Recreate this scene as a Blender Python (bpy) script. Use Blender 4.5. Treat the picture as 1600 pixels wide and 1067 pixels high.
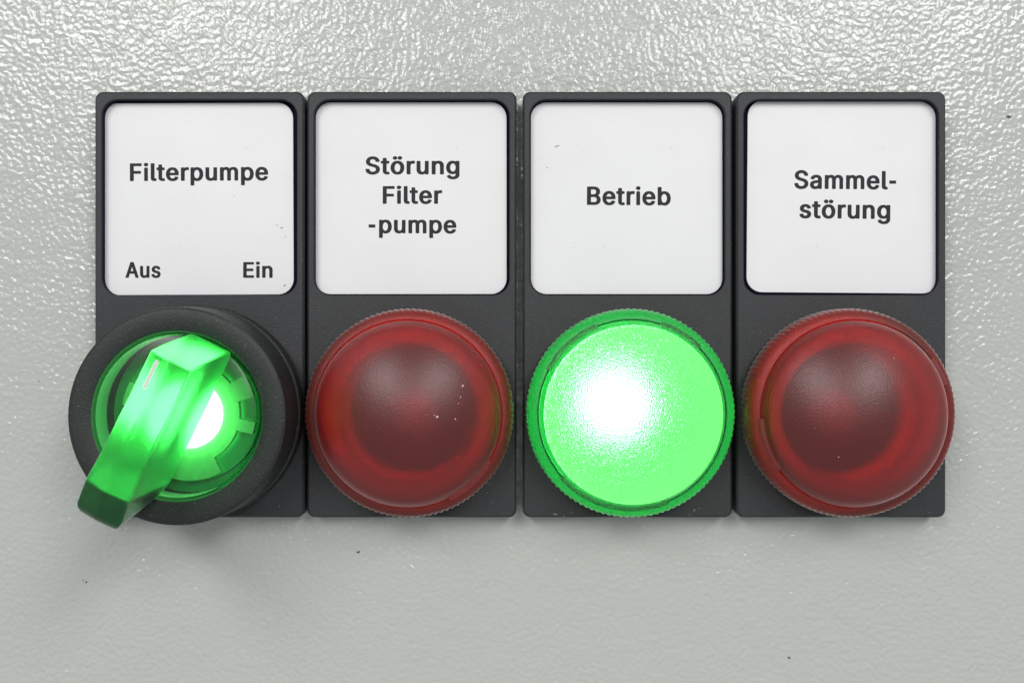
import bpy, bmesh, math, random
from math import sin, cos, pi, radians
random.seed(7)

# ------------------------------------------------------------------ camera, light, exposure
sc = bpy.context.scene
for o in list(bpy.data.objects):
    bpy.data.objects.remove(o)
C = sc.collection
MM = 0.001
Z0 = 1.4                       # height of the picture centre above the floor (m)
D = 145.0                      # camera to the face of the legend holders (mm)

cam_d = bpy.data.cameras.new('camera')
cam = bpy.data.objects.new('camera', cam_d)
C.objects.link(cam)
cam.location = (0, -D*MM, Z0)
cam.rotation_euler = (pi/2, 0, 0)
cam_d.sensor_width = 36
cam_d.lens = 36*D/144.14
cam_d.clip_start = 0.005
cam_d.clip_end = 50
cam_d.dof.use_dof = True
cam_d.dof.focus_distance = 0.142
cam_d.dof.aperture_fstop = 40
sc.camera = cam

w = bpy.data.worlds.new("World")
sc.world = w
w.use_nodes = True
bg = w.node_tree.nodes['Background']
bg.inputs[0].default_value = (0.88, 0.94, 0.92, 1)
bg.inputs[1].default_value = 0.48

from mathutils import Vector, Matrix
def tube(name, x, y, z, length, width, power, col):
    """ceiling tube running away from the panel; x right, y up, z out of the panel (m)"""
    l = bpy.data.lights.new(name, 'AREA')
    l.shape = 'RECTANGLE'
    l.size, l.size_y = length, width
    l.energy = power
    l.color = col
    o = bpy.data.objects.new(name, l)
    C.objects.link(o)
    ax = Vector((0, -1, 0))
    zz = Vector((x, 0, y)).normalized()
    m = Matrix((ax, zz.cross(ax), zz)).transposed().to_4x4()
    m.translation = Vector((x, -z, Z0 + y))
    o.matrix_world = m
    return o
tube('ceiling_tube', -0.45, 0.54, 1.45, 1.8, 0.24, 15.8, (1.0, 0.985, 0.965))
tube('ceiling_tube', 0.45, 0.54, 1.45, 1.8, 0.24, 15.8, (1.0, 0.985, 0.965))

sc.view_settings.view_transform = 'Standard'
sc.view_settings.look = 'None'
sc.view_settings.exposure = 0
sc.view_settings.gamma = 1
cy = sc.cycles
cy.use_denoising = True
cy.use_adaptive_sampling = False
cy.max_bounces = 12
cy.transparent_max_bounces = 12
cy.transmission_bounces = 10
cy.sample_clamp_indirect = 8
cy.caustics_reflective = False
cy.caustics_refractive = True

# ------------------------------------------------------------------ helpers
def root(name, loc, label=None, cat=None, group=None, kind=None):
    """Empty on the panel; its local x, y run right and up over the panel, z stands out of it"""
    o = bpy.data.objects.new(name, None)
    o.empty_display_size = 0.01
    C.objects.link(o)
    o.location = (loc[0]*MM, -loc[2]*MM, Z0 + loc[1]*MM)
    o.rotation_euler = (pi/2, 0, 0)
    for k, v in (('label', label), ('category', cat), ('group', group), ('kind', kind)):
        if v:
            o[k] = v
    return o

def link(name, me, mats, parent, smooth=True, bevel=None, label=None, kind=None):
    for m in (mats if isinstance(mats, (list, tuple)) else [mats]):
        me.materials.append(m)
    o = bpy.data.objects.new(name, me)
    C.objects.link(o)
    o.parent = parent
    if smooth:
        me.shade_smooth()
        me.set_sharp_from_angle(angle=radians(35))
    if bevel:
        b = o.modifiers.new('bevel', 'BEVEL')
        b.width, b.segments = bevel[0]*MM, bevel[1]
        b.limit_method = 'ANGLE'
        b.angle_limit = radians(25)
        b.harden_normals = False
    if label: o['label'] = label
    if kind: o['kind'] = kind
    return o

def mesh(name, verts, faces, mi=None):
    me = bpy.data.meshes.new(name)
    me.from_pydata([tuple(c*MM for c in v) for v in verts], [], faces)
    if mi:
        for p, k in zip(me.polygons, mi):
            p.material_index = k
    me.update()
    return me

def lathe(name, prof, n=128, rad=None, close_start=False, close_end=False, cx=0, cy=0):
    """prof: list of (r, h); rad(i, k, r) may change the radius around the circle"""
    v, f = [], []
    for k, (r, h) in enumerate(prof):
        for i in range(n):
            rr = rad(i, k, r) if rad else r
            a = 2*pi*i/n
            v.append((cx + rr*cos(a), cy + rr*sin(a), h))
    for k in range(len(prof)-1):
        for i in range(n):
            j = (i+1) % n
            f.append((k*n+i, k*n+j, (k+1)*n+j, (k+1)*n+i))
    if close_start: f.append(tuple(reversed(range(n))))
    if close_end: f.append(tuple(range((len(prof)-1)*n, len(prof)*n)))
    return mesh(name, v, f)

def rrect(w, h, r, n=8, cx=0, cy=0):
    pts = []
    for qx, qy, a0 in ((1, 1, 0), (-1, 1, 90), (-1, -1, 180), (1, -1, 270)):
        for i in range(n+1):
            a = radians(a0 + 90*i/n)
            pts.append((cx + qx*(w/2-r) + r*cos(a), cy + qy*(h/2-r) + r*sin(a)))
    return pts

def holed_face(bm, loops, z, mat=0):
    """planar face with holes; returns the vertex loops"""
    out, edges = [], []
    for lp in loops:
        vs = [bm.verts.new((x*MM, y*MM, z*MM)) for x, y in lp]
        edges += [bm.edges.new((vs[i], vs[(i+1) % len(vs)])) for i in range(len(vs))]
        out.append(vs)
    r = bmesh.ops.triangle_fill(bm, use_beauty=True, use_dissolve=False, edges=edges, normal=(0, 0, 1))
    for g in r['geom']:
        if isinstance(g, bmesh.types.BMFace):
            g.material_index = mat
            g.normal_update()
            if g.normal.z < 0: g.normal_flip()
    return out

def wall(bm, a, z, mat=0, grow=0.0, inward=False, ctr=(0, 0)):
    """side wall from loop a down to height z"""
    b = [bm.verts.new((v.co.x, v.co.y, z*MM)) for v in a]
    n = len(a)
    for i in range(n):
        j = (i+1) % n
        q = (a[i], b[i], b[j], a[j])
        f = bm.faces.new(q)
        f.material_index = mat
    return b

# ------------------------------------------------------------------ materials
def new_mat(name):
    m = bpy.data.materials.new(name)
    m.use_nodes = True
    nt = m.node_tree
    nt.nodes.clear()
    out = nt.nodes.new('ShaderNodeOutputMaterial')
    return m, nt, out

def N(nt, t, **kw):
    n = nt.nodes.new(t)
    for k, v in kw.items():
        if k.startswith('_'): setattr(n, k[1:], v)
        else:
            n.inputs[k.replace('__', ' ')].default_value = v
    return n

def noise(nt, scale, detail=2, rough=0.5, dist=0.0, coord='Object'):
    tc = nt.nodes.new('ShaderNodeTexCoord')
    t = N(nt, 'ShaderNodeTexNoise', Scale=scale, Detail=detail, Roughness=rough, Distortion=dist)
    nt.links.new(tc.outputs[coord], t.inputs['Vector'])
    return t

def ramp(nt, src, stops):
    r = nt.nodes.new('ShaderNodeValToRGB')
    while len(r.color_ramp.elements) < len(stops): r.color_ramp.elements.new(0.5)
    for e, (p, c) in zip(r.color_ramp.elements, stops):
        e.position = p
        e.color = (*c, 1) if len(c) == 3 else c
    nt.links.new(src, r.inputs[0])
    return r

def bump(nt, height, dist_mm, strength=1.0, prev=None):
    b = N(nt, 'ShaderNodeBump', Strength=strength, Distance=dist_mm*MM)
    nt.links.new(height, b.inputs['Height'])
    if prev: nt.links.new(prev.outputs[0], b.inputs['Normal'])
    return b

def powder_coat():
    m, nt, out = new_mat('grey_powder_coat')
    p = nt.nodes.new('ShaderNodeBsdfPrincipled')
    big = noise(nt, 9, 3)
    r = ramp(nt, big.outputs['Fac'], [(0.3, (0.435, 0.450, 0.428)), (0.7, (0.46, 0.465, 0.45))])
    nt.links.new(r.outputs[0], p.inputs['Base Color'])
    p.inputs['Roughness'].default_value = 0.20
    p.inputs['Specular IOR Level'].default_value = 0.75
    n1 = noise(nt, 1480, 0.5, 0.4, 0.3)
    n2 = noise(nt, 260, 1, 0.5, 0.3)
    b1 = bump(nt, n1.outputs['Fac'], 0.185)
    var = noise(nt, 40, 3, 0.6)
    vr = nt.nodes.new('ShaderNodeMapRange')
    vr.inputs[1].default_value = 0.3; vr.inputs[2].default_value = 0.7
    vr.inputs[3].default_value = 0.62; vr.inputs[4].default_value = 1.0
    nt.links.new(var.outputs['Fac'], vr.inputs[0]); nt.links.new(vr.outputs[0], b1.inputs['Strength'])
    b2 = bump(nt, n2.outputs['Fac'], 0.14, 1.0, b1)
    nt.links.new(b2.outputs[0], p.inputs['Normal'])
    nt.links.new(p.outputs[0], out.inputs[0])
    return m

def black_plastic(name, c=(0.016, 0.017, 0.020), rough=0.52, grain=0.04, dust=0.22):
    m, nt, out = new_mat(name)
    p = nt.nodes.new('ShaderNodeBsdfPrincipled')
    big = noise(nt, 120, 4, 0.65)
    k = 1.35
    r = ramp(nt, big.outputs['Fac'], [(0.35, c), (0.75, tuple(x*k for x in c))])
    sp = noise(nt, 2600, 2, 0.7)
    rs = ramp(nt, sp.outputs['Fac'], [(0.62, (0, 0, 0)), (0.78, (1, 1, 1))])
    mx = nt.nodes.new('ShaderNodeMix'); mx.data_type = 'RGBA'
    nt.links.new(rs.outputs[0], mx.inputs[0])
    mx.inputs[0].default_value = 0
    ml = N(nt, 'ShaderNodeMath', _operation='MULTIPLY'); ml.inputs[1].default_value = dust
    nt.links.new(rs.outputs[0], ml.inputs[0]); nt.links.new(ml.outputs[0], mx.inputs[0])
    nt.links.new(r.outputs[0], mx.inputs[6]); mx.inputs[7].default_value = (0.35, 0.35, 0.34, 1)
    nt.links.new(mx.outputs[2], p.inputs['Base Color'])
    p.inputs['Roughness'].default_value = rough
    g = noise(nt, 4600, 1, 0.6)
    b = bump(nt, g.outputs['Fac'], grain)
    nt.links.new(b.outputs[0], p.inputs['Normal'])
    nt.links.new(p.outputs[0], out.inputs[0])
    return m

def simple(name, c, rough=0.5, spec=0.5):
    m, nt, out = new_mat(name)
    p = nt.nodes.new('ShaderNodeBsdfPrincipled')
    t = noise(nt, 900, 3)
    r = ramp(nt, t.outputs['Fac'], [(0.3, tuple(x*0.93 for x in c)), (0.7, tuple(min(1, x*1.05) for x in c))])
    nt.links.new(r.outputs[0], p.inputs['Base Color'])
    p.inputs['Roughness'].default_value = rough
    p.inputs['Specular IOR Level'].default_value = spec
    nt.links.new(p.outputs[0], out.inputs[0])
    return m

def paper():
    m, nt, out = new_mat('white_label_card')
    p = nt.nodes.new('ShaderNodeBsdfPrincipled')
    t = noise(nt, 60, 4, 0.6)
    r = ramp(nt, t.outputs['Fac'], [(0.3, (0.72, 0.705, 0.735)), (0.7, (0.75, 0.74, 0.76))])
    # a few specks of grime
    s = noise(nt, 700, 2, 0.7)
    rs = ramp(nt, s.outputs['Fac'], [(0.24, (1, 1, 1)), (0.29, (0, 0, 0))])
    ml = N(nt, 'ShaderNodeMath', _operation='MULTIPLY'); ml.inputs[1].default_value = 0.25
    nt.links.new(rs.outputs[0], ml.inputs[0])
    mx = nt.nodes.new('ShaderNodeMix'); mx.data_type = 'RGBA'
    nt.links.new(ml.outputs[0], mx.inputs[0])
    nt.links.new(r.outputs[0], mx.inputs[6]); mx.inputs[7].default_value = (0.4, 0.4, 0.38, 1)
    nt.links.new(mx.outputs[2], p.inputs['Base Color'])
    p.inputs['Roughness'].default_value = 0.42
    wv = noise(nt, 45, 2)
    b = bump(nt, wv.outputs['Fac'], 0.25)
    nt.links.new(b.outputs[0], p.inputs['Normal'])
    nt.links.new(p.outputs[0], out.inputs[0])
    return m

def frosted(name, diff, trans, w_diff, w_refr, refr_rough=0.5, gloss=0.40, ior=1.06, refr_col=None, coat=1.45, grain=0.06):
    """frosted plastic: scatters the light that comes from behind, blurs what lies behind, satin reflection"""
    m, nt, out = new_mat(name)
    g = noise(nt, 5600, 0, 0.6)
    b = bump(nt, g.outputs['Fac'], grain)
    tr = N(nt, 'ShaderNodeBsdfTranslucent', Color=(*trans, 1))
    df = N(nt, 'ShaderNodeBsdfDiffuse', Color=(*diff, 1))
    rf = N(nt, 'ShaderNodeBsdfRefraction', Color=(*(refr_col or trans), 1), Roughness=refr_rough, IOR=ior)
    gl = N(nt, 'ShaderNodeBsdfGlossy', Color=(1, 1, 1, 1), Roughness=gloss)
    for n in (tr, df, rf, gl): nt.links.new(b.outputs[0], n.inputs['Normal'])
    m1 = N(nt, 'ShaderNodeMixShader'); m1.inputs[0].default_value = w_diff
    nt.links.new(tr.outputs[0], m1.inputs[1]); nt.links.new(df.outputs[0], m1.inputs[2])
    m2 = N(nt, 'ShaderNodeMixShader'); m2.inputs[0].default_value = w_refr
    nt.links.new(m1.outputs[0], m2.inputs[1]); nt.links.new(rf.outputs[0], m2.inputs[2])
    fr = N(nt, 'ShaderNodeFresnel', IOR=coat)
    m3 = N(nt, 'ShaderNodeMixShader')
    nt.links.new(fr.outputs[0], m3.inputs[0])
    nt.links.new(m2.outputs[0], m3.inputs[1]); nt.links.new(gl.outputs[0], m3.inputs[2])
    nt.links.new(m3.outputs[0], out.inputs[0])
    return m

def clear_tint(name, col, rough=0.08):
    m, nt, out = new_mat(name)
    tp = N(nt, 'ShaderNodeBsdfTransparent', Color=(*col, 1))
    gl = N(nt, 'ShaderNodeBsdfGlossy', Color=(1, 1, 1, 1), Roughness=rough)
    fr = N(nt, 'ShaderNodeFresnel', IOR=1.49)
    m3 = N(nt, 'ShaderNodeMixShader')
    nt.links.new(fr.outputs[0], m3.inputs[0])
    nt.links.new(tp.outputs[0], m3.inputs[1]); nt.links.new(gl.outputs[0], m3.inputs[2])
    nt.links.new(m3.outputs[0], out.inputs[0])
    return m

def emit(name, col, s):
    m, nt, out = new_mat(name)
    e = N(nt, 'ShaderNodeEmission', Color=(*col, 1), Strength=s)
    nt.links.new(e.outputs[0], out.inputs[0])
    return m

M_PANEL = powder_coat()
M_BLACK = black_plastic('black_grained_plastic')
M_RING = black_plastic('black_bezel_plastic', (0.010, 0.012, 0.012), 0.52, 0.045, 0.25)
M_RECESS = simple('dark_recess_plastic', (0.008, 0.006, 0.022), 0.8, 0.1)
M_LABEL = paper()
M_INK = simple('dark_print_ink', (0.017, 0.017, 0.022), 0.6, 0.3)
M_GRIME = simple('grey_grime', (0.36, 0.36, 0.35), 0.8)
M_SPECK = simple('dark_speck', (0.10, 0.09, 0.08), 0.7)
M_DUST = simple('dull_dust', (0.16, 0.16, 0.155), 0.8)
M_FLECK = simple('pale_fleck', (0.55, 0.45, 0.38), 0.6)
M_SOCKET = simple('black_socket_plastic', (0.012, 0.012, 0.012), 0.6)
M_PALE = simple('pale_socket_plastic', (0.75, 0.72, 0.70), 0.5)
M_REDBAND = simple('red_band_reflector', (1.0, 0.07, 0.06), 0.4)
M_BULB_OFF = simple('unlit_bulb_plastic', (0.10, 0.08, 0.08), 0.3)
M_RED = frosted('red_frosted_plastic', (0.60, 0.018, 0.024), (1.0, 0.05, 0.06), 0.50, 0.76, 0.64, 0.40, ior=1.15, refr_col=(1.0, 0.30, 0.33), coat=1.6, grain=0.03)
M_REDRIM = frosted('red_clear_rim_plastic', (0.42, 0.06, 0.04), (0.6, 0.03, 0.04), 0.4, 0.6, 0.4, 0.45, refr_col=(0.8, 0.2, 0.22))
M_GREEN = frosted('green_frosted_plastic', (0.02, 0.30, 0.09), (0.95, 0.50, 0.62), 0.15, 0.36, 0.33, 0.42, ior=1.3, refr_col=(0.55, 0.9, 0.6), grain=0.11)
M_GREENRIM = frosted('green_rim_plastic', (0.01, 0.25, 0.09), (0.04, 0.24, 0.16), 0.15, 0.25, 0.5, 0.35, refr_col=(0.05, 0.30, 0.18))
M_KNOB = frosted('green_knob_plastic', (0.01, 0.16, 0.05), (0.18, 0.80, 0.32), 0.2, 0.46, 0.42, 0.28, ior=1.3, refr_col=(0.35, 0.95, 0.48), grain=0.03)
M_DISC = clear_tint('green_clear_plastic', (0.45, 0.97, 0.60), 0.32)
M_FLOOR = simple('green_inner_plastic', (0.05, 0.55, 0.20), 0.4)
M_GLOWTUBE = simple('green_glow_tube', (0.14, 0.45, 0.20), 0.5)  # part of the lit lamp's green glow is put into this colour
M_BLOCK = simple('dark_green_light_block', (0.01, 0.10, 0.04), 0.5)
M_GEAR = simple('pale_diffuser_plastic', (0.45, 0.90, 0.42), 0.5)
M_MARK = simple('grey_white_marker_paint', (0.62, 0.66, 0.62), 0.5)
M_LED = emit('lit_green_bulb', (0.17, 1.0, 0.22), 43)
M_LEDK = emit('lit_green_knob_bulb', (0.36, 1.0, 0.38), 13)

# ------------------------------------------------------------------ the cabinet front
XS = [-44.0, -14.1, 16.26, 46.35]      # centres of the four units along the row (mm)
LY = -9.8                              # height of the lamps and knob
PZ = -3.4                              # panel surface below the face of the holders
circ = lambda x, y, r, n: [(x + r*cos(2*pi*i/n), y + r*sin(2*pi*i/n)) for i in range(n)]
panel = root('cabinet_panel', (0, 0, 0), kind='structure')
bm = bmesh.new()
ls = holed_face(bm, [[(-160, -120), (160, -120), (160, 120), (-160, 120)]] + [circ(x, LY, 12.4, 48) for x in XS], PZ)
for lp in ls: wall(bm, lp, PZ-1.5)
me = bpy.data.meshes.new('cabinet_panel'); bm.to_mesh(me); bm.free()
link('panel_sheet', me, M_PANEL, panel, smooth=False)

def blob(name, x, y, z, r, parent, mat, sx=1.0, rot=0.0, h=0.05, n=10):
    v = []
    for i in range(n):
        a = 2*pi*i/n
        rr = r*(0.75 + 0.5*random.random())
        px, py = rr*cos(a)*sx, rr*sin(a)
        v.append((x + px*cos(rot) - py*sin(rot), y + px*sin(rot) + py*cos(rot), z + 0.004))
    top = [(x + (a-x)*0.6, y + (b-y)*0.6, z + h) for a, b, c in v]
    f = [(i, (i+1) % n, n+(i+1) % n, n+i) for i in range(n)] + [tuple(range(n, 2*n))]
    return link(name, mesh(name, v+top, f), mat, parent)
for px, py, r, sx in ((135, 909, 0.20, 1.2), (130, 906, 0.12, 1), (560, 862, 0.22, 1.8), (1233, 1027, 0.22, 1.5),
                      (1576, 183, 0.30, 1.7), (61, 596, 0.12, 1)):
    k = 1 - PZ/D
    blob('paint_speck', (px-800)/11.1*k, (533.5-py)/11.1*k, PZ, r*0.75, panel, M_SPECK, sx, random.uniform(-.4, .4))

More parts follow.
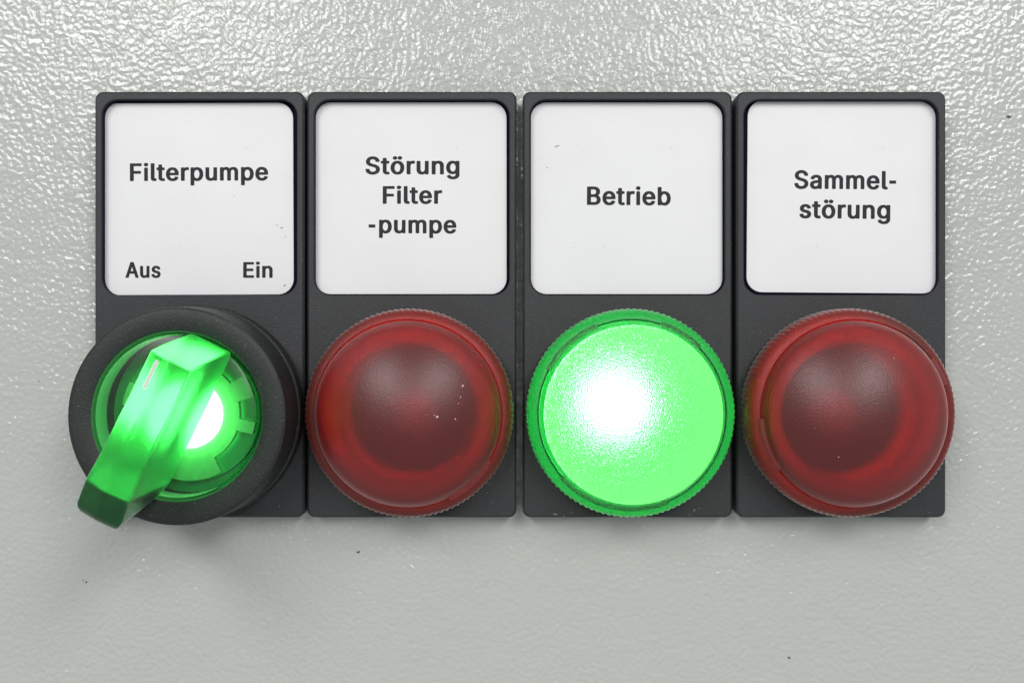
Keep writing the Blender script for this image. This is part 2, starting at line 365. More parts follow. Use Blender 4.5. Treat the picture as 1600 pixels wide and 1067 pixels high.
# ------------------------------------------------------------------ lettering
GLYPH = {"F":[0.41,[[[0.0553,-0.0147],[0.0397,-0.0093],[0.0329,-0.0016],[0.0319,0.0047],[0.0329,0.5109],[0.0428,0.5208],[0.0616,0.525],[0.3678,0.525],[0.3866,0.5208],[0.3959,0.5118],[0.3975,0.5047],[0.3973,0.4547],[0.3943,0.4484],[0.3866,0.4417],[0.3678,0.4375],[0.1616,0.4375],[0.1553,0.4354],[0.1537,0.4297],[0.1537,0.3016],[0.1558,0.2953],[0.1616,0.2938],[0.3459,0.2938],[0.3647,0.2896],[0.3724,0.2828],[0.3755,0.2766],[0.3755,0.2234],[0.3724,0.2172],[0.3655,0.2109],[0.3491,0.2064],[0.1616,0.2062],[0.1558,0.2047],[0.1537,0.1984],[0.1527,-0.0016],[0.1428,-0.0115],[0.1272,-0.0155]]]],"i":[0.167,[[[0.0488,-0.0147],[0.0355,-0.0109],[0.0286,-0.0047],[0.0255,0.0016],[0.0255,0.3766],[0.0286,0.3828],[0.0355,0.3891],[0.0519,0.3936],[0.1144,0.3936],[0.1309,0.3891],[0.1378,0.3828],[0.1408,0.3766],[0.1408,0.0016],[0.1378,-0.0047],[0.1309,-0.0109],[0.1144,-0.0155]],[[0.0644,0.429],[0.0519,0.4322],[0.0394,0.4384],[0.02,0.4578],[0.0129,0.4766],[0.013,0.4922],[0.0176,0.5055],[0.0426,0.5304],[0.0738,0.5405],[0.0926,0.5405],[0.1176,0.5335],[0.1301,0.5273],[0.144,0.5141],[0.1526,0.4984],[0.1533,0.4703],[0.1495,0.4609],[0.1238,0.4354],[0.0988,0.4283]]]],"l":[0.189,[[[0.1139,-0.0167],[0.0764,-0.0073],[0.0577,0.0044],[0.0414,0.0214],[0.0289,0.0464],[0.025,0.0652],[0.025,0.5089],[0.0281,0.5152],[0.035,0.5214],[0.0514,0.526],[0.1171,0.526],[0.1327,0.522],[0.1426,0.5121],[0.1438,0.0777],[0.1483,0.0688],[0.1733,0.0697],[0.1889,0.0657],[0.1952,0.0605],[0.1997,0.0527],[0.2,0.0433],[0.2091,0.0089],[0.2077,-0.0013],[0.2014,-0.0081],[0.1952,-0.0112],[0.1671,-0.0175]]]],"t":[0.227,[[[0.1419,-0.0187],[0.0951,-0.0062],[0.0785,0.0038],[0.0544,0.0278],[0.0419,0.0524],[0.0373,0.0757],[0.037,0.3069],[0.0326,0.3113],[0.0044,0.3118],[-0.0112,0.3158],[-0.0189,0.3226],[-0.022,0.3288],[-0.0211,0.3819],[-0.0112,0.3918],[0.0044,0.3958],[0.0294,0.396],[0.0357,0.3981],[0.0383,0.4726],[0.0482,0.4825],[0.0638,0.4865],[0.1263,0.4865],[0.1428,0.4819],[0.1496,0.4757],[0.1527,0.4694],[0.1529,0.4038],[0.1544,0.3981],[0.1607,0.396],[0.2076,0.3951],[0.2209,0.3913],[0.2278,0.3851],[0.2308,0.3788],[0.2308,0.3288],[0.2232,0.318],[0.2044,0.3118],[0.1576,0.3113],[0.1532,0.3069],[0.1529,0.1007],[0.1569,0.0788],[0.1607,0.0696],[0.1638,0.0672],[0.1732,0.0649],[0.2044,0.0708],[0.2201,0.0668],[0.2278,0.0601],[0.234,0.0413],[0.2402,0.0038],[0.2371,-0.0024],[0.2263,-0.0123],[0.1982,-0.0195]]]],"e":[0.404,[[[0.1793,-0.0227],[0.1356,-0.0133],[0.0949,0.0054],[0.0793,0.0171],[0.0512,0.0451],[0.0349,0.0686],[0.0193,0.0998],[0.0092,0.1373],[0.0059,0.1623],[0.0059,0.2123],[0.0092,0.2373],[0.0224,0.2842],[0.0411,0.3186],[0.059,0.3404],[0.0762,0.3575],[0.0918,0.3693],[0.1106,0.3802],[0.1293,0.388],[0.1699,0.3981],[0.2418,0.3981],[0.2887,0.3848],[0.3137,0.3724],[0.3262,0.3638],[0.3644,0.3248],[0.3831,0.2904],[0.3932,0.2592],[0.3995,0.2186],[0.3986,0.1686],[0.3887,0.1587],[0.3731,0.1547],[0.1324,0.1544],[0.1283,0.1529],[0.1273,0.1498],[0.1279,0.1404],[0.1379,0.1092],[0.1497,0.0904],[0.1637,0.0772],[0.1887,0.0648],[0.2074,0.0609],[0.2199,0.0617],[0.2481,0.071],[0.262,0.0811],[0.2762,0.1039],[0.2856,0.1138],[0.3043,0.12],[0.3168,0.12],[0.3824,0.1035],[0.3918,0.0944],[0.3932,0.0873],[0.3861,0.0686],[0.3651,0.0373],[0.3449,0.0171],[0.3168,-0.001],[0.2887,-0.0133],[0.2418,-0.0235]],[[0.1298,0.2373],[0.1356,0.2358],[0.2699,0.2358],[0.2757,0.2373],[0.2773,0.2404],[0.2706,0.2654],[0.2644,0.2779],[0.2449,0.3013],[0.2199,0.313],[0.1949,0.3139],[0.1887,0.313],[0.1699,0.3036],[0.1497,0.2873],[0.1349,0.2623],[0.1287,0.2436]]]],"r":[0.259,[[[0.0483,-0.0147],[0.035,-0.0109],[0.0281,-0.0047],[0.025,0.0016],[0.0259,0.3797],[0.0358,0.3896],[0.0514,0.3936],[0.1139,0.3936],[0.1296,0.3896],[0.1389,0.3847],[0.1608,0.3928],[0.1889,0.3998],[0.2452,0.3998],[0.2608,0.3958],[0.2685,0.3891],[0.2716,0.3828],[0.2718,0.3266],[0.2685,0.3172],[0.2608,0.3104],[0.2452,0.3064],[0.2327,0.3064],[0.2233,0.3092],[0.1983,0.3094],[0.1796,0.3039],[0.1661,0.2953],[0.1577,0.2869],[0.1445,0.2578],[0.1426,-0.0016],[0.1327,-0.0115],[0.1171,-0.0155]]]],"p":[0.424,[[[0.0483,-0.1577],[0.0327,-0.1523],[0.0259,-0.1446],[0.0249,-0.1383],[0.0259,0.3804],[0.0358,0.3903],[0.0546,0.3945],[0.1139,0.3943],[0.1296,0.3903],[0.1421,0.381],[0.1733,0.3936],[0.2171,0.4007],[0.2421,0.4006],[0.2514,0.3978],[0.2671,0.3975],[0.3108,0.3844],[0.3421,0.3663],[0.3748,0.3336],[0.3898,0.3117],[0.4021,0.2867],[0.4083,0.2679],[0.4185,0.2117],[0.4186,0.1679],[0.4122,0.1242],[0.3991,0.0836],[0.3764,0.0451],[0.3483,0.0164],[0.3296,0.0016],[0.3046,-0.0108],[0.2483,-0.0241],[0.2139,-0.0243],[0.1764,-0.0171],[0.1577,-0.0107],[0.1483,-0.0052],[0.1452,-0.0061],[0.1421,-0.1454],[0.1327,-0.1545],[0.1171,-0.1585]],[[0.2061,0.0648],[0.2296,0.0634],[0.2421,0.0673],[0.2587,0.0773],[0.2716,0.0898],[0.2803,0.1023],[0.2896,0.1242],[0.2997,0.1679],[0.2997,0.2086],[0.2958,0.2304],[0.2865,0.2617],[0.2771,0.2804],[0.2648,0.2961],[0.2452,0.3091],[0.2327,0.3131],[0.2046,0.3123],[0.1889,0.3061],[0.1719,0.2929],[0.1539,0.2617],[0.1438,0.2273],[0.1435,0.2117],[0.1407,0.2023],[0.1407,0.1742],[0.1435,0.1648],[0.1438,0.1523],[0.1546,0.1134],[0.1671,0.092],[0.1827,0.0759]]]],"u":[0.41,[[[0.1546,-0.0197],[0.1077,-0.0072],[0.0889,0.0021],[0.0733,0.0139],[0.0476,0.0434],[0.032,0.0778],[0.0249,0.1153],[0.0259,0.3809],[0.0358,0.3908],[0.0546,0.395],[0.1171,0.3948],[0.1327,0.3908],[0.1426,0.3809],[0.1438,0.1216],[0.1506,0.0997],[0.157,0.0872],[0.1639,0.0795],[0.1764,0.071],[0.1858,0.0678],[0.2077,0.0669],[0.2233,0.0709],[0.2358,0.0771],[0.2466,0.0872],[0.2583,0.1059],[0.2685,0.1434],[0.2697,0.3809],[0.2796,0.3908],[0.2952,0.3948],[0.3546,0.395],[0.3733,0.3908],[0.3827,0.3818],[0.3842,0.3747],[0.3832,-0.0003],[0.3733,-0.0102],[0.3577,-0.0142],[0.2952,-0.0142],[0.2796,-0.0102],[0.2671,-0.0022],[0.2358,-0.0135],[0.2046,-0.0205]]]],"m":[0.61,[[[0.0483,-0.0147],[0.0327,-0.0093],[0.0259,-0.0016],[0.0249,0.0047],[0.0249,0.3734],[0.0264,0.3805],[0.035,0.3891],[0.0514,0.3936],[0.1139,0.3936],[0.1296,0.3896],[0.1389,0.3825],[0.1421,0.3825],[0.1546,0.3897],[0.1733,0.396],[0.1889,0.3998],[0.2233,0.403],[0.2327,0.4002],[0.2483,0.3998],[0.2827,0.3897],[0.2993,0.3797],[0.3202,0.3615],[0.3264,0.3634],[0.3483,0.3804],[0.3671,0.3897],[0.4046,0.3998],[0.4421,0.403],[0.4514,0.4002],[0.4671,0.3998],[0.4952,0.3928],[0.5233,0.3804],[0.5436,0.3641],[0.5646,0.3391],[0.5771,0.3141],[0.5842,0.2828],[0.5842,0.0047],[0.5827,-0.0024],[0.5741,-0.0109],[0.5577,-0.0155],[0.4952,-0.0155],[0.4796,-0.0115],[0.4697,-0.0016],[0.4685,0.2609],[0.4646,0.2797],[0.4546,0.2993],[0.4358,0.3116],[0.4202,0.3145],[0.4014,0.3116],[0.3889,0.3054],[0.3781,0.2953],[0.3695,0.2797],[0.3625,0.2516],[0.3613,-0.0016],[0.3514,-0.0115],[0.3358,-0.0155],[0.2733,-0.0155],[0.2546,-0.0093],[0.2478,-0.0016],[0.2467,0.0047],[0.2466,0.2641],[0.2427,0.2797],[0.231,0.3016],[0.2139,0.3116],[0.1983,0.3136],[0.1858,0.3116],[0.1625,0.2984],[0.1477,0.2734],[0.1438,0.2578],[0.1426,-0.0016],[0.1327,-0.0115],[0.1171,-0.0155]]]],"A":[0.48,[[[0.0113,-0.0147],[-0.0043,-0.0093],[-0.0111,-0.0016],[-0.0112,0.0047],[0.1731,0.5109],[0.1832,0.5208],[0.1988,0.5248],[0.2738,0.525],[0.2926,0.5208],[0.3051,0.5086],[0.312,0.4922],[0.4807,0.0328],[0.4901,0.0047],[0.49,-0.0016],[0.4801,-0.0115],[0.4644,-0.0155],[0.3926,-0.0155],[0.3738,-0.0093],[0.3638,0.0047],[0.3245,0.1172],[0.3176,0.1247],[0.1644,0.125],[0.1582,0.1233],[0.1544,0.1172],[0.115,0.0016],[0.1051,-0.0093],[0.0863,-0.0155]],[[0.1931,0.2172],[0.1988,0.2156],[0.2801,0.2156],[0.2863,0.2192],[0.2776,0.2484],[0.2394,0.353],[0.2363,0.3518],[0.2325,0.3422],[0.2151,0.2859],[0.195,0.2328],[0.1915,0.2203]]]],"s":[0.365,[[[0.1501,-0.0227],[0.0938,-0.0102],[0.0751,-0.0009],[0.0501,0.0171],[0.0392,0.0279],[0.0211,0.0529],[0.0088,0.0842],[0.0094,0.0975],[0.0188,0.1066],[0.0876,0.1231],[0.0969,0.1231],[0.1126,0.1191],[0.1188,0.1139],[0.1337,0.0811],[0.1501,0.0679],[0.1688,0.0609],[0.1938,0.0609],[0.2077,0.0654],[0.2296,0.0779],[0.2382,0.0936],[0.2382,0.1123],[0.2291,0.1279],[0.2094,0.138],[0.1251,0.1585],[0.0969,0.1679],[0.0719,0.1804],[0.0563,0.1921],[0.0376,0.2113],[0.0244,0.2342],[0.0205,0.2498],[0.0205,0.2967],[0.0244,0.3123],[0.0361,0.3342],[0.0688,0.3669],[0.0876,0.3788],[0.1188,0.3911],[0.1501,0.3981],[0.2251,0.3981],[0.2719,0.3848],[0.3032,0.3669],[0.3265,0.3436],[0.3351,0.3311],[0.3507,0.2998],[0.3506,0.2873],[0.3407,0.2774],[0.2751,0.2609],[0.2657,0.2609],[0.2501,0.2649],[0.2454,0.2686],[0.24,0.2748],[0.2282,0.2977],[0.2157,0.3099],[0.1969,0.3168],[0.1782,0.3168],[0.1532,0.3068],[0.1431,0.2967],[0.1371,0.2779],[0.14,0.2623],[0.1461,0.2529],[0.1657,0.2429],[0.2782,0.213],[0.3157,0.1919],[0.3421,0.1654],[0.3538,0.1436],[0.3577,0.1311],[0.3577,0.0842],[0.3509,0.0623],[0.3445,0.0498],[0.3328,0.0342],[0.3126,0.014],[0.2844,-0.0041],[0.2594,-0.0133],[0.2094,-0.0235]]]],"E":[0.419,[[[0.0553,-0.0147],[0.0397,-0.0093],[0.0329,-0.0016],[0.0319,0.0047],[0.0329,0.5109],[0.0428,0.5208],[0.0616,0.525],[0.3709,0.525],[0.3897,0.5208],[0.3991,0.5118],[0.4006,0.5047],[0.4005,0.4547],[0.3974,0.4484],[0.3897,0.4417],[0.3709,0.4375],[0.1616,0.4375],[0.1553,0.4354],[0.1537,0.4297],[0.1537,0.3109],[0.1558,0.3047],[0.1616,0.3031],[0.3522,0.3031],[0.3709,0.299],[0.3786,0.2922],[0.3817,0.2859],[0.3819,0.2328],[0.3808,0.2266],[0.3741,0.2189],[0.3553,0.2127],[0.1616,0.2125],[0.1558,0.2109],[0.1537,0.2047],[0.1537,0.0797],[0.1553,0.0739],[0.1616,0.0719],[0.3741,0.0719],[0.3928,0.0677],[0.4005,0.0609],[0.4036,0.0547],[0.4027,-0.0016],[0.3928,-0.0115],[0.3741,-0.0156]]]],"n":[0.41,[[[0.0483,-0.0147],[0.0327,-0.0093],[0.0259,-0.0016],[0.0249,0.0047],[0.0249,0.3734],[0.0281,0.3828],[0.0358,0.3896],[0.0514,0.3936],[0.1108,0.3938],[0.1296,0.3896],[0.1421,0.3816],[0.1889,0.3967],[0.2077,0.3998],[0.2452,0.4],[0.2952,0.3897],[0.3108,0.3833],[0.3305,0.3703],[0.3529,0.3484],[0.3646,0.3328],[0.374,0.3141],[0.3802,0.2953],[0.3841,0.2734],[0.3842,0.0047],[0.381,-0.0047],[0.3733,-0.0115],[0.3577,-0.0155],[0.2983,-0.0156],[0.2796,-0.0115],[0.2697,-0.0016],[0.2686,0.2391],[0.2653,0.2609],[0.2554,0.2859],[0.2452,0.2999],[0.2327,0.3083],[0.2233,0.3116],[0.2014,0.3125],[0.1952,0.3116],[0.1702,0.2991],[0.1625,0.2922],[0.1508,0.2734],[0.1438,0.2484],[0.1426,-0.0016],[0.1327,-0.0115],[0.1171,-0.0155]]]],"S":[0.447,[[[0.1896,-0.0237],[0.1521,-0.0175],[0.1114,-0.005],[0.0927,0.0044],[0.0708,0.0192],[0.0412,0.0488],[0.0231,0.0801],[0.0139,0.1051],[0.01,0.1238],[0.0114,0.1403],[0.0208,0.1493],[0.0364,0.1533],[0.1021,0.1535],[0.1208,0.1493],[0.1307,0.1394],[0.1389,0.1113],[0.1451,0.0988],[0.1614,0.0825],[0.1802,0.0732],[0.2021,0.0662],[0.2458,0.0662],[0.2614,0.07],[0.2864,0.0825],[0.2959,0.0894],[0.3059,0.1019],[0.316,0.1238],[0.3172,0.1394],[0.312,0.1644],[0.3029,0.1769],[0.2771,0.1932],[0.2302,0.2088],[0.1364,0.2357],[0.1083,0.2481],[0.0677,0.2755],[0.0482,0.2957],[0.0359,0.3144],[0.0295,0.3301],[0.0225,0.3707],[0.0253,0.3832],[0.0257,0.4019],[0.0356,0.4301],[0.0451,0.4488],[0.0569,0.4644],[0.0739,0.4815],[0.1083,0.5058],[0.1489,0.5213],[0.1771,0.5283],[0.1989,0.5316],[0.2583,0.5315],[0.2802,0.5276],[0.3239,0.5151],[0.3552,0.4995],[0.3677,0.4909],[0.4035,0.4551],[0.4153,0.4363],[0.4285,0.3957],[0.4276,0.3769],[0.4177,0.367],[0.4021,0.363],[0.3396,0.3629],[0.3208,0.367],[0.3083,0.3792],[0.3058,0.3926],[0.2965,0.4113],[0.2843,0.4238],[0.2708,0.4324],[0.2521,0.4401],[0.2208,0.444],[0.1896,0.437],[0.1708,0.4276],[0.1569,0.4144],[0.1483,0.3988],[0.1444,0.3863],[0.1444,0.3644],[0.1483,0.3519],[0.1521,0.3447],[0.1605,0.3363],[0.1958,0.3169],[0.2333,0.3044],[0.2896,0.2901],[0.3364,0.2745],[0.3864,0.244],[0.4066,0.2238],[0.4277,0.1926],[0.4347,0.1676],[0.4347,0.1113],[0.4277,0.0863],[0.4059,0.0488],[0.3802,0.0224],[0.3646,0.0106],[0.3271,-0.0081],[0.2771,-0.0213],[0.2521,-0.0246]]]],"ö":[0.415,[[[0.1762,-0.0227],[0.1262,-0.0102],[0.0949,0.0054],[0.0793,0.0171],[0.0543,0.042],[0.0349,0.0686],[0.0193,0.0998],[0.0092,0.1373],[0.0059,0.1623],[0.0059,0.2123],[0.0092,0.2373],[0.0193,0.2748],[0.027,0.2936],[0.038,0.3123],[0.0466,0.3248],[0.0887,0.3661],[0.1231,0.3848],[0.1574,0.395],[0.1762,0.3982],[0.2449,0.3981],[0.2856,0.388],[0.3137,0.3755],[0.3434,0.3529],[0.3738,0.3186],[0.3925,0.2842],[0.4026,0.2529],[0.4088,0.2186],[0.4088,0.1561],[0.3987,0.1092],[0.38,0.0686],[0.3651,0.0467],[0.3303,0.0123],[0.2981,-0.0071],[0.2512,-0.0203],[0.2324,-0.0236]],[[0.1996,0.0623],[0.2106,0.0609],[0.2356,0.068],[0.2574,0.0833],[0.2675,0.0967],[0.28,0.1217],[0.2901,0.1654],[0.2901,0.2123],[0.2793,0.2543],[0.2644,0.2842],[0.2543,0.2951],[0.2481,0.3005],[0.2199,0.3137],[0.1918,0.313],[0.1731,0.3036],[0.156,0.2904],[0.1349,0.2529],[0.1248,0.2092],[0.1248,0.1654],[0.1287,0.1436],[0.141,0.1092],[0.1529,0.0904],[0.1668,0.0765],[0.1793,0.068]],[[0.1231,0.4273],[0.0949,0.4366],[0.0724,0.4592],[0.0684,0.4717],[0.0685,0.4967],[0.0708,0.5029],[0.0856,0.5231],[0.0981,0.5316],[0.1074,0.5348],[0.1231,0.5387],[0.1449,0.5389],[0.1731,0.5316],[0.1964,0.5092],[0.2018,0.4998],[0.2028,0.4717],[0.2004,0.4623],[0.1809,0.4404],[0.1699,0.4335],[0.1449,0.4265]],[[0.2668,0.4273],[0.2387,0.4366],[0.2161,0.4592],[0.2121,0.4717],[0.2123,0.4967],[0.2145,0.5029],[0.2387,0.5294],[0.2512,0.5348],[0.2668,0.5387],[0.2887,0.5389],[0.3168,0.5316],[0.3339,0.5186],[0.3456,0.4998],[0.3493,0.4842],[0.3441,0.4623],[0.3246,0.4404],[0.3137,0.4335],[0.2887,0.4265]]]],"g":[0.425,[[[0.1731,-0.1657],[0.1168,-0.1532],[0.0887,-0.1408],[0.0699,-0.1283],[0.0404,-0.0994],[0.0286,-0.0838],[0.0248,-0.0744],[0.0262,-0.0642],[0.0449,-0.0487],[0.0731,-0.033],[0.0949,-0.0262],[0.1043,-0.0262],[0.1208,-0.0307],[0.1512,-0.0634],[0.1793,-0.0782],[0.2043,-0.0823],[0.2324,-0.0782],[0.2543,-0.0689],[0.2675,-0.0588],[0.28,-0.0307],[0.2838,-0.0088],[0.2836,0.0037],[0.2793,0.0071],[0.2543,-0.0032],[0.2231,-0.0102],[0.1668,-0.0102],[0.1154,0.0037],[0.0918,0.0155],[0.0606,0.0396],[0.0418,0.0621],[0.0316,0.0787],[0.0193,0.1037],[0.0092,0.1412],[0.0059,0.1662],[0.006,0.2193],[0.0088,0.2287],[0.0092,0.2412],[0.0193,0.2787],[0.0286,0.3006],[0.0442,0.3256],[0.0715,0.3568],[0.0918,0.3731],[0.1168,0.3856],[0.1356,0.3918],[0.1668,0.3988],[0.2293,0.3988],[0.2574,0.3918],[0.2793,0.3814],[0.2856,0.3835],[0.2949,0.3917],[0.3106,0.3957],[0.3699,0.3959],[0.3887,0.3917],[0.3981,0.3826],[0.3996,0.3756],[0.3996,-0.0338],[0.3925,-0.0651],[0.3861,-0.0807],[0.3699,-0.1041],[0.3459,-0.1276],[0.3324,-0.1376],[0.3137,-0.147],[0.2981,-0.1532],[0.2387,-0.1665]],[[0.1965,0.0756],[0.2106,0.0742],[0.2262,0.078],[0.2449,0.0874],[0.2589,0.1006],[0.2737,0.1287],[0.2807,0.1537],[0.284,0.1756],[0.2838,0.2131],[0.2807,0.2318],[0.2737,0.2568],[0.2613,0.2818],[0.2521,0.2943],[0.2387,0.3044],[0.2262,0.3106],[0.2074,0.3146],[0.1981,0.3145],[0.1793,0.3091],[0.1637,0.2989],[0.1529,0.2881],[0.1442,0.2756],[0.1349,0.2537],[0.1287,0.2349],[0.1246,0.2131],[0.1248,0.1693],[0.1287,0.1506],[0.1413,0.1162],[0.1512,0.0996],[0.1596,0.0912],[0.1762,0.0812]]]],"B":[0.456,[[[0.0553,-0.0147],[0.0397,-0.0093],[0.0329,-0.0016],[0.0319,0.0047],[0.0329,0.5109],[0.0428,0.5208],[0.0584,0.5248],[0.2647,0.525],[0.2897,0.5217],[0.3303,0.5116],[0.3553,0.4991],[0.3678,0.4905],[0.4029,0.4547],[0.4153,0.4328],[0.4255,0.3984],[0.4255,0.3484],[0.4185,0.3234],[0.4005,0.2953],[0.3687,0.2672],[0.3709,0.2635],[0.3928,0.2499],[0.4193,0.2234],[0.4311,0.2047],[0.4403,0.1828],[0.4442,0.1672],[0.4473,0.1297],[0.4403,0.0922],[0.4248,0.0578],[0.4053,0.0344],[0.3834,0.0165],[0.3522,0.0009],[0.3022,-0.0123],[0.2772,-0.0156]],[[0.1558,0.0734],[0.1616,0.0719],[0.2553,0.072],[0.2803,0.0759],[0.2959,0.0823],[0.3084,0.0907],[0.3154,0.0984],[0.3247,0.1203],[0.3256,0.1484],[0.3183,0.1734],[0.3054,0.1922],[0.2928,0.2023],[0.2803,0.2086],[0.2584,0.2155],[0.1616,0.2156],[0.1558,0.2141],[0.1537,0.2078],[0.1537,0.0797]],[[0.1558,0.3016],[0.1616,0.3],[0.2428,0.3002],[0.2741,0.3104],[0.2866,0.3189],[0.2935,0.3266],[0.2999,0.3391],[0.3069,0.3609],[0.306,0.3891],[0.2999,0.4047],[0.2897,0.4203],[0.2741,0.4303],[0.2397,0.4373],[0.1616,0.4375],[0.1558,0.4359],[0.1537,0.4297],[0.1537,0.3078]]]],"b":[0.424,[[[0.2014,-0.0227],[0.1639,-0.0133],[0.1421,-0.0029],[0.1389,-0.003],[0.1296,-0.0101],[0.1139,-0.0141],[0.0546,-0.0143],[0.0358,-0.0101],[0.0259,-0.0002],[0.0249,0.5029],[0.0264,0.51],[0.0358,0.5191],[0.0514,0.5231],[0.1139,0.5232],[0.1335,0.5186],[0.1404,0.5123],[0.1435,0.5061],[0.1436,0.3904],[0.1452,0.3851],[0.1483,0.3839],[0.1639,0.3911],[0.1921,0.3981],[0.2608,0.3982],[0.3108,0.3848],[0.3452,0.3638],[0.3748,0.3342],[0.3929,0.3061],[0.4083,0.2686],[0.4185,0.2123],[0.4185,0.1654],[0.4083,0.1092],[0.4021,0.0904],[0.3858,0.0582],[0.3748,0.0436],[0.3421,0.0109],[0.3139,-0.0071],[0.2983,-0.0133],[0.2546,-0.0235]],[[0.2032,0.0654],[0.2108,0.0639],[0.2358,0.0648],[0.2555,0.0748],[0.2716,0.0904],[0.2865,0.1154],[0.2958,0.1467],[0.2997,0.1686],[0.2997,0.2092],[0.2958,0.2311],[0.2865,0.2623],[0.2671,0.2936],[0.2546,0.3036],[0.2327,0.3137],[0.2077,0.313],[0.1858,0.3036],[0.1733,0.2944],[0.1632,0.2811],[0.1539,0.2623],[0.1438,0.2279],[0.1435,0.2123],[0.1407,0.2029],[0.1407,0.1748],[0.1435,0.1654],[0.1438,0.1498],[0.1539,0.1154],[0.1632,0.0967],[0.1733,0.0833],[0.1858,0.0741]]]],"a":[0.389,[[[0.1316,-0.0237],[0.1034,-0.0175],[0.0691,-0.005],[0.0441,0.013],[0.0215,0.0394],[0.009,0.0613],[0.002,0.0894],[0.002,0.1269],[0.009,0.1519],[0.0222,0.1748],[0.0378,0.1909],[0.0534,0.2026],[0.0784,0.2151],[0.1222,0.2276],[0.1566,0.2346],[0.2222,0.2412],[0.2409,0.2452],[0.2477,0.2519],[0.2488,0.2582],[0.2415,0.2894],[0.2284,0.3058],[0.2159,0.312],[0.2003,0.3158],[0.1909,0.3158],[0.1722,0.312],[0.1525,0.3019],[0.1395,0.2894],[0.1268,0.2707],[0.1191,0.2639],[0.1034,0.2599],[0.0909,0.2598],[0.0284,0.2764],[0.0154,0.2894],[0.0153,0.2988],[0.0277,0.3238],[0.0534,0.3534],[0.0722,0.3683],[0.0878,0.3775],[0.1222,0.3901],[0.1753,0.4002],[0.2128,0.4004],[0.2503,0.394],[0.2847,0.3838],[0.3169,0.3644],[0.333,0.3488],[0.3448,0.3332],[0.3572,0.3082],[0.3611,0.2957],[0.3644,0.2769],[0.3633,-0.0012],[0.3534,-0.0111],[0.3378,-0.0151],[0.2753,-0.0151],[0.2597,-0.0111],[0.2503,-0.0049],[0.2159,-0.0175],[0.1847,-0.0245]],[[0.1644,0.0613],[0.1722,0.0599],[0.2003,0.0669],[0.2128,0.0731],[0.2254,0.0832],[0.2383,0.1019],[0.2447,0.1176],[0.2486,0.1363],[0.2472,0.1604],[0.2441,0.1616],[0.2222,0.1568],[0.2066,0.1565],[0.1659,0.1502],[0.1427,0.1426],[0.1301,0.1332],[0.1208,0.1144],[0.1208,0.0957],[0.1248,0.0832],[0.1378,0.07],[0.1503,0.0638]]]],"-":[0.29,[[[0.03,0.155],[0.235,0.155],[0.235,0.25],[0.03,0.25]]]]}
def line_of_text(s, x0, x1, base, cap, bold=0.05, parent=None, z=0.0, track=0.035):
    """prints s between x0 and x1 (mm) with the capitals cap mm high"""
    cu = bpy.data.curves.new('lettering', 'CURVE')
    cu.dimensions = '2D'
    cu.fill_mode = 'BOTH'
    pen, pts = 0.0, []
    H = CAP
    sp = []
    for ch in s:
        adv, spl = GLYPH[ch]
        for q in spl:
            sp.append([(p[0] + pen, p[1]) for p in q])
        pen += adv + track
    lo = min(p[0] for q in sp for p in q); hi = max(p[0] for q in sp for p in q)
    sy = (cap - 2*bold)/H
    sx = (x1 - x0 - 2*bold)/(hi - lo)
    for q in sp:
        s_ = cu.splines.new('POLY')
        s_.points.add(len(q)-1)
        for bp, p in zip(s_.points, q):
            bp.co = (x0 + bold + (p[0]-lo)*sx, base + bold + p[1]*sy, 0, 1)
        s_.use_cyclic_u = True
    cu.offset = bold
    cu.extrude = 0.006
    tmp = bpy.data.objects.new('tmp', cu)
    C.objects.link(tmp)
    me = bpy.data.meshes.new_from_object(tmp.evaluated_get(bpy.context.evaluated_depsgraph_get()))
    bpy.data.objects.remove(tmp)
    for v in me.vertices:
        v.co = (v.co.x*MM, v.co.y*MM, (v.co.z + z)*MM)
    me.materials.clear()
    return link('lettering', me, M_INK, parent, smooth=False)
CAP = max(p[1] for q in GLYPH['E'][1] for p in q)

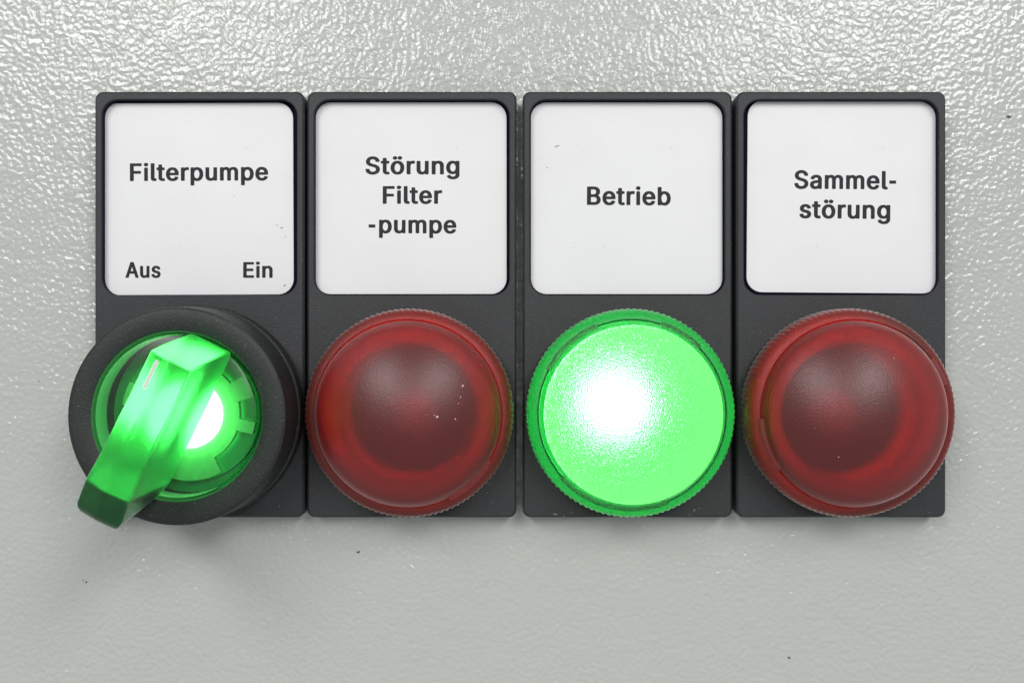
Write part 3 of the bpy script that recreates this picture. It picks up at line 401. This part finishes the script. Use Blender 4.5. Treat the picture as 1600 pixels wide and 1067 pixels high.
# ------------------------------------------------------------------ legend holders
LZ = -1.15                             # label surface
LW = 27.15
LCY = 20.15
HY = 5.2
def holder(i, label, lcx, lcy, tilt, texts):
    x = XS[i]
    t = root('legend_holder', (x, 0, 0), label, 'label holder', 'black legend holders in a row')
    bm = bmesh.new()
    hole = rrect(27.75, 27.75, 2.4, 8, 0, LCY + 0.1)
    out = rrect(29.5, 59.9, 1.1, 6, 0, HY)
    ch = 0.28
    inn = rrect(29.5-2*ch, 59.9-2*ch, 1.0, 6, 0, HY)
    loops = holed_face(bm, [inn, hole, circ(0, LY, 12.6, 64)], 0)
    # chamfer and outer wall
    b = [bm.verts.new((a*MM, c*MM, -ch*MM)) for a, c in out]
    n = len(b)
    for k in range(n):
        j = (k+1) % n
        bm.faces.new((loops[0][k], b[k], b[j], loops[0][j]))
    c = wall(bm, b, PZ+0.02)
    wall(bm, loops[2], PZ+0.02)
    me = bpy.data.meshes.new('holder_frame'); 
    # recess: slightly rounded lip, then the dark wall and floor
    lip = rrect(27.45, 27.45, 2.3, 8, 0, LCY + 0.1)
    lv = [bm.verts.new((a*MM, c_*MM, -0.15*MM)) for a, c_ in lip]
    for k in range(len(lv)):
        j = (k+1) % len(lv)
        bm.faces.new((loops[1][k], loops[1][j], lv[j], lv[k]))
    wl = wall(bm, lv, LZ-0.35, 1)
    f = bm.faces.new(wl); f.material_index = 1
    bmesh.ops.recalc_face_normals(bm, faces=bm.faces[:])
    bm.to_mesh(me); bm.free()
    link('holder_frame', me, [M_BLACK, M_RECESS], t)
    # the card
    pts = rrect(LW, LW, 2.2, 8)
    a = radians(tilt)
    P = [(lcx - x + px*cos(a) - py*sin(a), lcy + px*sin(a) + py*cos(a)) for px, py in pts]
    n = len(P)
    v = [(p[0], p[1], LZ-0.3) for p in P] + [(p[0], p[1], LZ) for p in P]
    fc = [tuple(range(n, 2*n)), tuple(reversed(range(n)))] + [(k, (k+1) % n, n+(k+1) % n, n+k) for k in range(n)]
    card = link('label_card', mesh('label_card', v, fc), M_LABEL, t)
    for s, x0, x1, base, cap, rot in texts:
        k = 1 - LZ/D
        X0, X1 = (x0-800)/11.1*k - x, (x1-800)/11.1*k - x
        o = line_of_text(s, X0, X1, (533.5-base)/11.1*k, cap/11.1*k, 0.0, card, LZ+0.008)
        if rot:
            cxm, cym = (X0+X1)/2*MM, (533.5-base)/11.1*k*MM
            r_ = radians(rot)
            for vv in o.data.vertices:
                dx, dy = vv.co.x-cxm, vv.co.y-cym
                vv.co.x = cxm + dx*cos(r_) - dy*sin(r_); vv.co.y = cym + dx*sin(r_) + dy*cos(r_)
    return t, card

px2 = lambda px, py, z: ((px-800)/11.1*(1-z/D), (533.5-py)/11.1*(1-z/D))
hs = []
hs.append(holder(0, "black legend holder whose white card reads Filterpumpe, Aus and Ein", *px2(308.8, 311, LZ), 0.25,
    [("Filterpumpe", 203, 419, 282, 27, 0.3), ("Aus", 196, 251, 433.5, 24, 0), ("Ein", 380, 426, 433.5, 24, 0)]))
hs.append(holder(1, "black legend holder whose white card reads Störung Filter -pumpe", *px2(642, 310, LZ), 0.05,
    [("Störung", 571, 718, 272, 27, 0), ("Filter", 598, 691, 318, 27, 0), ("-pumpe", 576, 713, 364, 27, -0.2)]))
hs.append(holder(2, "black legend holder whose white card reads Betrieb", *px2(979, 310, LZ), 0,
    [("Betrieb", 917, 1048, 320, 28, -0.3)]))
hs.append(holder(3, "black legend holder whose white card reads Sammelstörung on two lines", *px2(1317, 308, LZ), -0.45,
    [("Sammel-", 1241, 1400, 295, 28, -0.5), ("störung", 1249, 1391, 341, 28, -0.6)]))
for i, px, py, r, sx, rot in ((0, 440, 356, 0.10, 2.5, 0.2), (0, 446, 370, 0.10, 1, 1.2), (0, 445, 446, 0.13, 1.5, 0.5), (0, 432, 352, .06, 3, 0),
                              (0, 366, 307, 0.08, 1, 0), (0, 183, 178, 0.07, 1, 0), (2, 870, 229, 0.14, 3.2, 0.35),
                              (2, 855, 262, 0.09, 1.5, 0), (2, 897, 380, 0.05, 2, 0), (2, 845, 250, 0.05, 1.4, 0.6), (3, 1121, 216, 0.07, 1, 0)):
    if i == 3: continue
    X, Y = px2(px, py, LZ)
    blob('grime_mark', X - XS[i], Y, LZ, r, hs[i][1], M_GRIME, sx, rot, 0.015)

for i, px, py, r, sx, rot in ((2, 868, 803, .10, 3, -.3), (2, 881, 806, .07, 2, .4), (2, 893, 801, .06, 2, 0), (2, 1085, 797, .09, 2.5, .7), (2, 1093, 794, .07, 1.5, .2),
                              (2, 1078, 804, .06, 3, .1), (1, 761, 770, .06, 2, .6), (1, 752, 783, .05, 1, 0), (1, 769, 785, .05, 2, 1), (2, 850, 500, .05, 1, 0),
                              (3, 1452, 800, .06, 2, .2), (0, 430, 497, .05, 2, .5), (0, 437, 790, .06, 2, .8), (1, 500, 480, .05, 1.5, .3)):
    X, Y = px2(px, py, 0)
    blob('dust_fleck', X - XS[i], Y, 0, r, hs[i][0], M_DUST, sx, rot, 0.02)

# ------------------------------------------------------------------ indicator lamps
TEETH = 108
def lamp(i, label, lit, dome_m, rim_m, spin):
    x = XS[i]
    t = root('indicator_lamp', (x, LY, 0), label, 'indicator light', 'round indicator lamps in the row')
    # mounting collar and socket tube behind the face; black, green-tinted for the lit lamp's glow
    link('socket_tube', lathe('socket_tube', [(13.9, 0.03), (13.9, 0.5), (12.4, 0.4), (11.6, -4), (9.5, -12), (8, -16), (0.01, -16)], 64), M_GLOWTUBE if lit else M_SOCKET, t)
    if not lit:
        link('band_reflector', lathe('band_reflector', [(13.95, 0.4), (13.9, 1.0), (12.4, 4.5), (11.8, 5.3), (10.6, 5.0), (9.3, 3.9), (8.6, 1.0), (8.4, -2.5)], 64), M_REDBAND, t)  # added reflector that brightens the red band round the lens
    r0 = 3.7
    bz = -11 if lit else -5.0
    prof = [(r0, bz-4), (r0, bz)] + [(r0*cos(a), bz + r0*sin(a)) for a in [radians(q) for q in range(10, 90, 10)]] + [(0.02, bz+r0)]
    link('bulb', lathe('bulb', prof, 32), M_LED if lit else M_BULB_OFF, t)
    # serrated rim
    n = TEETH*4
    amp = [0.0, 0.20, 0.20, 0.16, 0.0, 0, 0, 0]
    prof = [(14.15, 0.15), (14.32, 0.6), (14.30, 3.6), (14.12, 4.5), (13.75, 5.1), (13.2, 5.5), (12.85, 5.6), (12.66, 5.5)]
    def rad(q, k, r): return r + amp[k]*(0.5 - abs((q % 4) - 1.5)/1.5)
    rim = link('serrated_rim', lathe('serrated_rim', prof, n, rad), rim_m, t)
    # dome
    prof = [(12.62, 5.3), (12.58, 5.75), (12.3, 6.5), (12.0, 7.1)]
    R = 17.5; r1 = 11.7
    h0 = 7.5
    c = h0 - math.sqrt(R*R - r1*r1)
    for k in range(24):
        r = r1*(1 - k/24)
        prof.append((r, c + math.sqrt(R*R - r*r)))
    prof.append((0.01, c + R))
    dm = lathe('lens_dome', prof, 128)
    for pl in dm.polygons:
        if pl.index < 128*3: pl.material_index = 1      # darker rim material on the foot, to dim its glint from the bulb
    dome = link('lens_dome', dm, [dome_m, rim_m], t)
    # bayonet lugs round the foot of the dome
    for a0, a1 in spin:
        v, f = [], []
        m = 20
        for q in range(m+1):
            a = radians(a0 + (a1-a0)*q/m)
            for r, h in ((12.5, 5.3), (13.1, 5.45), (13.05, 5.9), (12.8, 6.15), (12.4, 6.2)):
                v.append((r*cos(a), r*sin(a), h))
        for q in range(m):
            for k in range(4):
                f.append((q*5+k, q*5+5+k, q*5+6+k, q*5+1+k))
        f.append((0, 1, 2, 3, 4)); f.append(tuple(m*5+k for k in (4, 3, 2, 1, 0)))
        link('lens_lug', mesh('lens_lug', v, f), dome_m, dome)
    return t, dome, c, R

la = lamp(1, "unlit red lamp below the card Störung Filter -pumpe, with a few pale scratches", False, M_RED, M_REDRIM, ((296, 330),))
lb = lamp(2, "lit green lamp glowing white at its middle, below the card Betrieb", True, M_GREEN, M_GREENRIM, ((112, 152), (45, 72), (222, 292)))
lc = lamp(3, "unlit red lamp at the right end of the row, below the card Sammelstörung", False, M_RED, M_REDRIM, ((183, 216), (18, 36)))
for px, py, r, sx, rot in ((1306, 712, .07, 1.5, .8), (1348, 786, .05, 1, 0), (1395, 560, .05, 3, .5), (1270, 668, .04, 2, 1.0), (1420, 640, .04, 2.5, .2)):
    h = 9.5
    X, Y = px2(px, py, h)
    X -= XS[3]; Y -= LY
    z = lc[2] + math.sqrt(lc[3]**2 - X*X - Y*Y)
    if X*X + Y*Y < 11.5**2: blob('scratch_fleck', X, Y, z - 0.01, r, lc[1], M_FLECK, sx, rot, 0.02)
for px, py, r, sx, rot in ((722, 604, 0.14, 1.8, 1.0), (719, 621, 0.07, 2.5, 1.3), (711, 655, 0.12, 1.2, 0.1), (683, 651, 0.14, 1.6, 0.5), (679, 648, 0.07, 2, -0.6), (716, 631, 0.05, 2, 1.2)):
    h = 11.0
    X, Y = px2(px, py, h)
    X -= XS[1]; Y -= LY
    z = la[2] + math.sqrt(la[3]**2 - X*X - Y*Y)
    blob('scratch_fleck', X, Y, z - 0.01, r, la[1], M_FLECK, sx, rot, 0.03)

# ------------------------------------------------------------------ illuminated selector switch
t = root('selector_switch', (XS[0], LY, 0), "illuminated green selector switch with black bezel ring, its handle overhanging the lower left", 'switch')
bz = link('bezel_ring', lathe('bezel_ring', [(14.7, 0.03), (14.9, 0.7), (14.85, 3.2), (14.6, 3.4), (14.55, 5.6), (14.45, 5.9), (14.35, 9.45), (14.28, 9.75), (14.0, 9.98), (13.7, 10.05),
                                      (11.5, 10.05), (11.2, 9.9), (11.05, 9.3), (11.02, 2.0)], 160), M_RING, t)
link('inner_floor', lathe('inner_floor', [(11.0, 2.6), (9.5, 2.6), (9.4, 3.4), (5.6, 3.4), (5.5, 2.0), (0.02, 2.0)], 96), M_FLOOR, t)
# gear-shaped diffuser
v, f = [], []
n = 240
def gear(a):
    d = math.degrees(a) % 360
    r = 9.1
    for c0, wd in ((4, 22), (50, 30), (95, 22), (140, 22), (185, 22), (230, 22), (320, 42)):
        if abs((d - c0 + 180) % 360 - 180) < wd/2: r = 6.9
    return r
for h in (3.6, 4.8):
    for q in range(n):
        a = 2*pi*q/n
        r = gear(a)
        v.append((r*cos(a), r*sin(a), h))
v.append((0, 0, 5.0))
for q in range(n):
    j = (q+1) % n
    f.append((q, j, n+j, n+q)); f.append((n+q, n+j, 2*n))
link('gear_diffuser', mesh('gear_diffuser', v, f), M_GEAR, t, smooth=False)
r0 = 4.7
prof = [(r0, 4.4), (r0, 5.0)] + [(r0*cos(a), 5.0 + 2.4*sin(a)) for a in [radians(q) for q in range(10, 90, 10)]] + [(0.02, 7.4)]
link('bulb', lathe('bulb', prof, 48), M_LEDK, t)
disc = link('clear_disc', lathe('clear_disc', [(10.7, 6.0), (10.75, 9.6), (10.55, 10.1), (10.2, 10.25), (8, 10.4), (0.02, 10.5)], 128), M_DISC, t)
# handle: local frame a along the handle, p across it
ang = radians(26)
ua, va = (sin(ang), cos(ang)), (cos(ang), -sin(ang))
def st(a, prof):
    return [(a_*ua[0] + p*va[0], a_*ua[1] + p*va[1], h) for a_, p, h in [(a if len(q) == 2 else q[2], q[0], q[1]) for q in prof]]
top = 23.0
S = []
S.append(st(10.7, [(-2.9, 10.3), (-2.85, 10.9), (-0.5, 10.95), (2.75, 10.9), (2.8, 10.3)]))
S.append(st(8.4, [(-3.2, 10.3, 10.2), (-3.15, top-1.3), (-0.6, top+.25), (2.55, top-.15), (3.0, 10.3, 10.2)]))
S.append(st(2, [(-3.5, 10.3), (-3.15, top-1.4), (-0.6, top+.2), (2.6, top-.25), (3.1, 10.3)]))
S.append(st(-5, [(-3.5, 10.3), (-3.25, top-1.4), (-0.6, top+.1), (2.6, top-.3), (3.1, 10.3)]))
S.append(st(-9.4, [(-3.6, 10.3, -8.0), (-3.5, top-1.5), (-0.6, top), (2.7, top-.4), (3.1, 10.3, -8.0)]))
for q in range(8):
    tq = q/7
    wf = cos(radians(82*tq))**0.7
    aq = -11.9 - 2.1*sin(radians(90*tq))
    dr = 1.3 + 5.2*tq**2.0
    ab, hb = -9.6 - 2.4*tq, 10.6 + 2.6*tq*tq
    S.append(st(aq, [(-0.4 - 3.1*wf, hb, ab), (-0.4 - 3.1*wf, top-dr-.9*(1-tq)), (-0.4, top-dr+.35*(1-tq)), (-0.4 + 3.1*wf, top-dr), (-0.4 + 3.2*wf, hb, ab)]))
v = [p for s_ in S for p in s_]
f = []
for k in range(len(S)-1):
    for q in range(4):
        f.append((k*5+q, k*5+q+1, k*5+6+q, k*5+5+q))
f.append((0, 5-1, 3, 2, 1))
e = (len(S)-1)*5
f.append((e, e+1, e+2, e+3, e+4))
me = mesh('handle', v, f)
bm = bmesh.new(); bm.from_mesh(me); bmesh.ops.recalc_face_normals(bm, faces=bm.faces[:]); bm.to_mesh(me); bm.free()
hd = link('handle', me, M_KNOB, t, bevel=(0.35, 3))
w_ = st(-9.0, [(-3.35, 10.4, -8.0), (-3.2, top-1.8), (-0.6, top-.2), (2.45, top-.6), (2.9, 10.4, -8.0)])
w2 = st(-11.4, [(-2.7, 11.4, -10.8), (-2.8, 13.4), (-0.4, 13.6), (1.9, 13.4), (1.9, 11.4, -10.8)])
link('handle_light_block', mesh('handle_light_block', w_ + w2, [(0, 1, 2, 3, 4), (9, 8, 7, 6, 5)] + [(k, 5+k, 5+(k+1) % 5, (k+1) % 5) for k in range(5)]), M_BLOCK, hd, smooth=False)  # added inside the handle to keep the bulb's light out of the tip
# painted marker line on the handle
mk = []
for a_, p in ((3.9, -1.9), (3.9, -1.25), (7.6, -1.25), (7.6, -1.9)):
    mk.append((a_, p))
v = []
for h in (0.0, 0.06):
    for a_, p in mk:
        zz = top - 1.33 + (p + 3.15)/2.55*1.56 + 0.03 + h
        v.append((a_*ua[0] + p*va[0], a_*ua[1] + p*va[1], zz))
link('marker_line', mesh('marker_line', v, [(4, 5, 6, 7), (0, 1, 5, 4), (1, 2, 6, 5), (2, 3, 7, 6), (3, 0, 4, 7)]), M_MARK, hd, smooth=False)
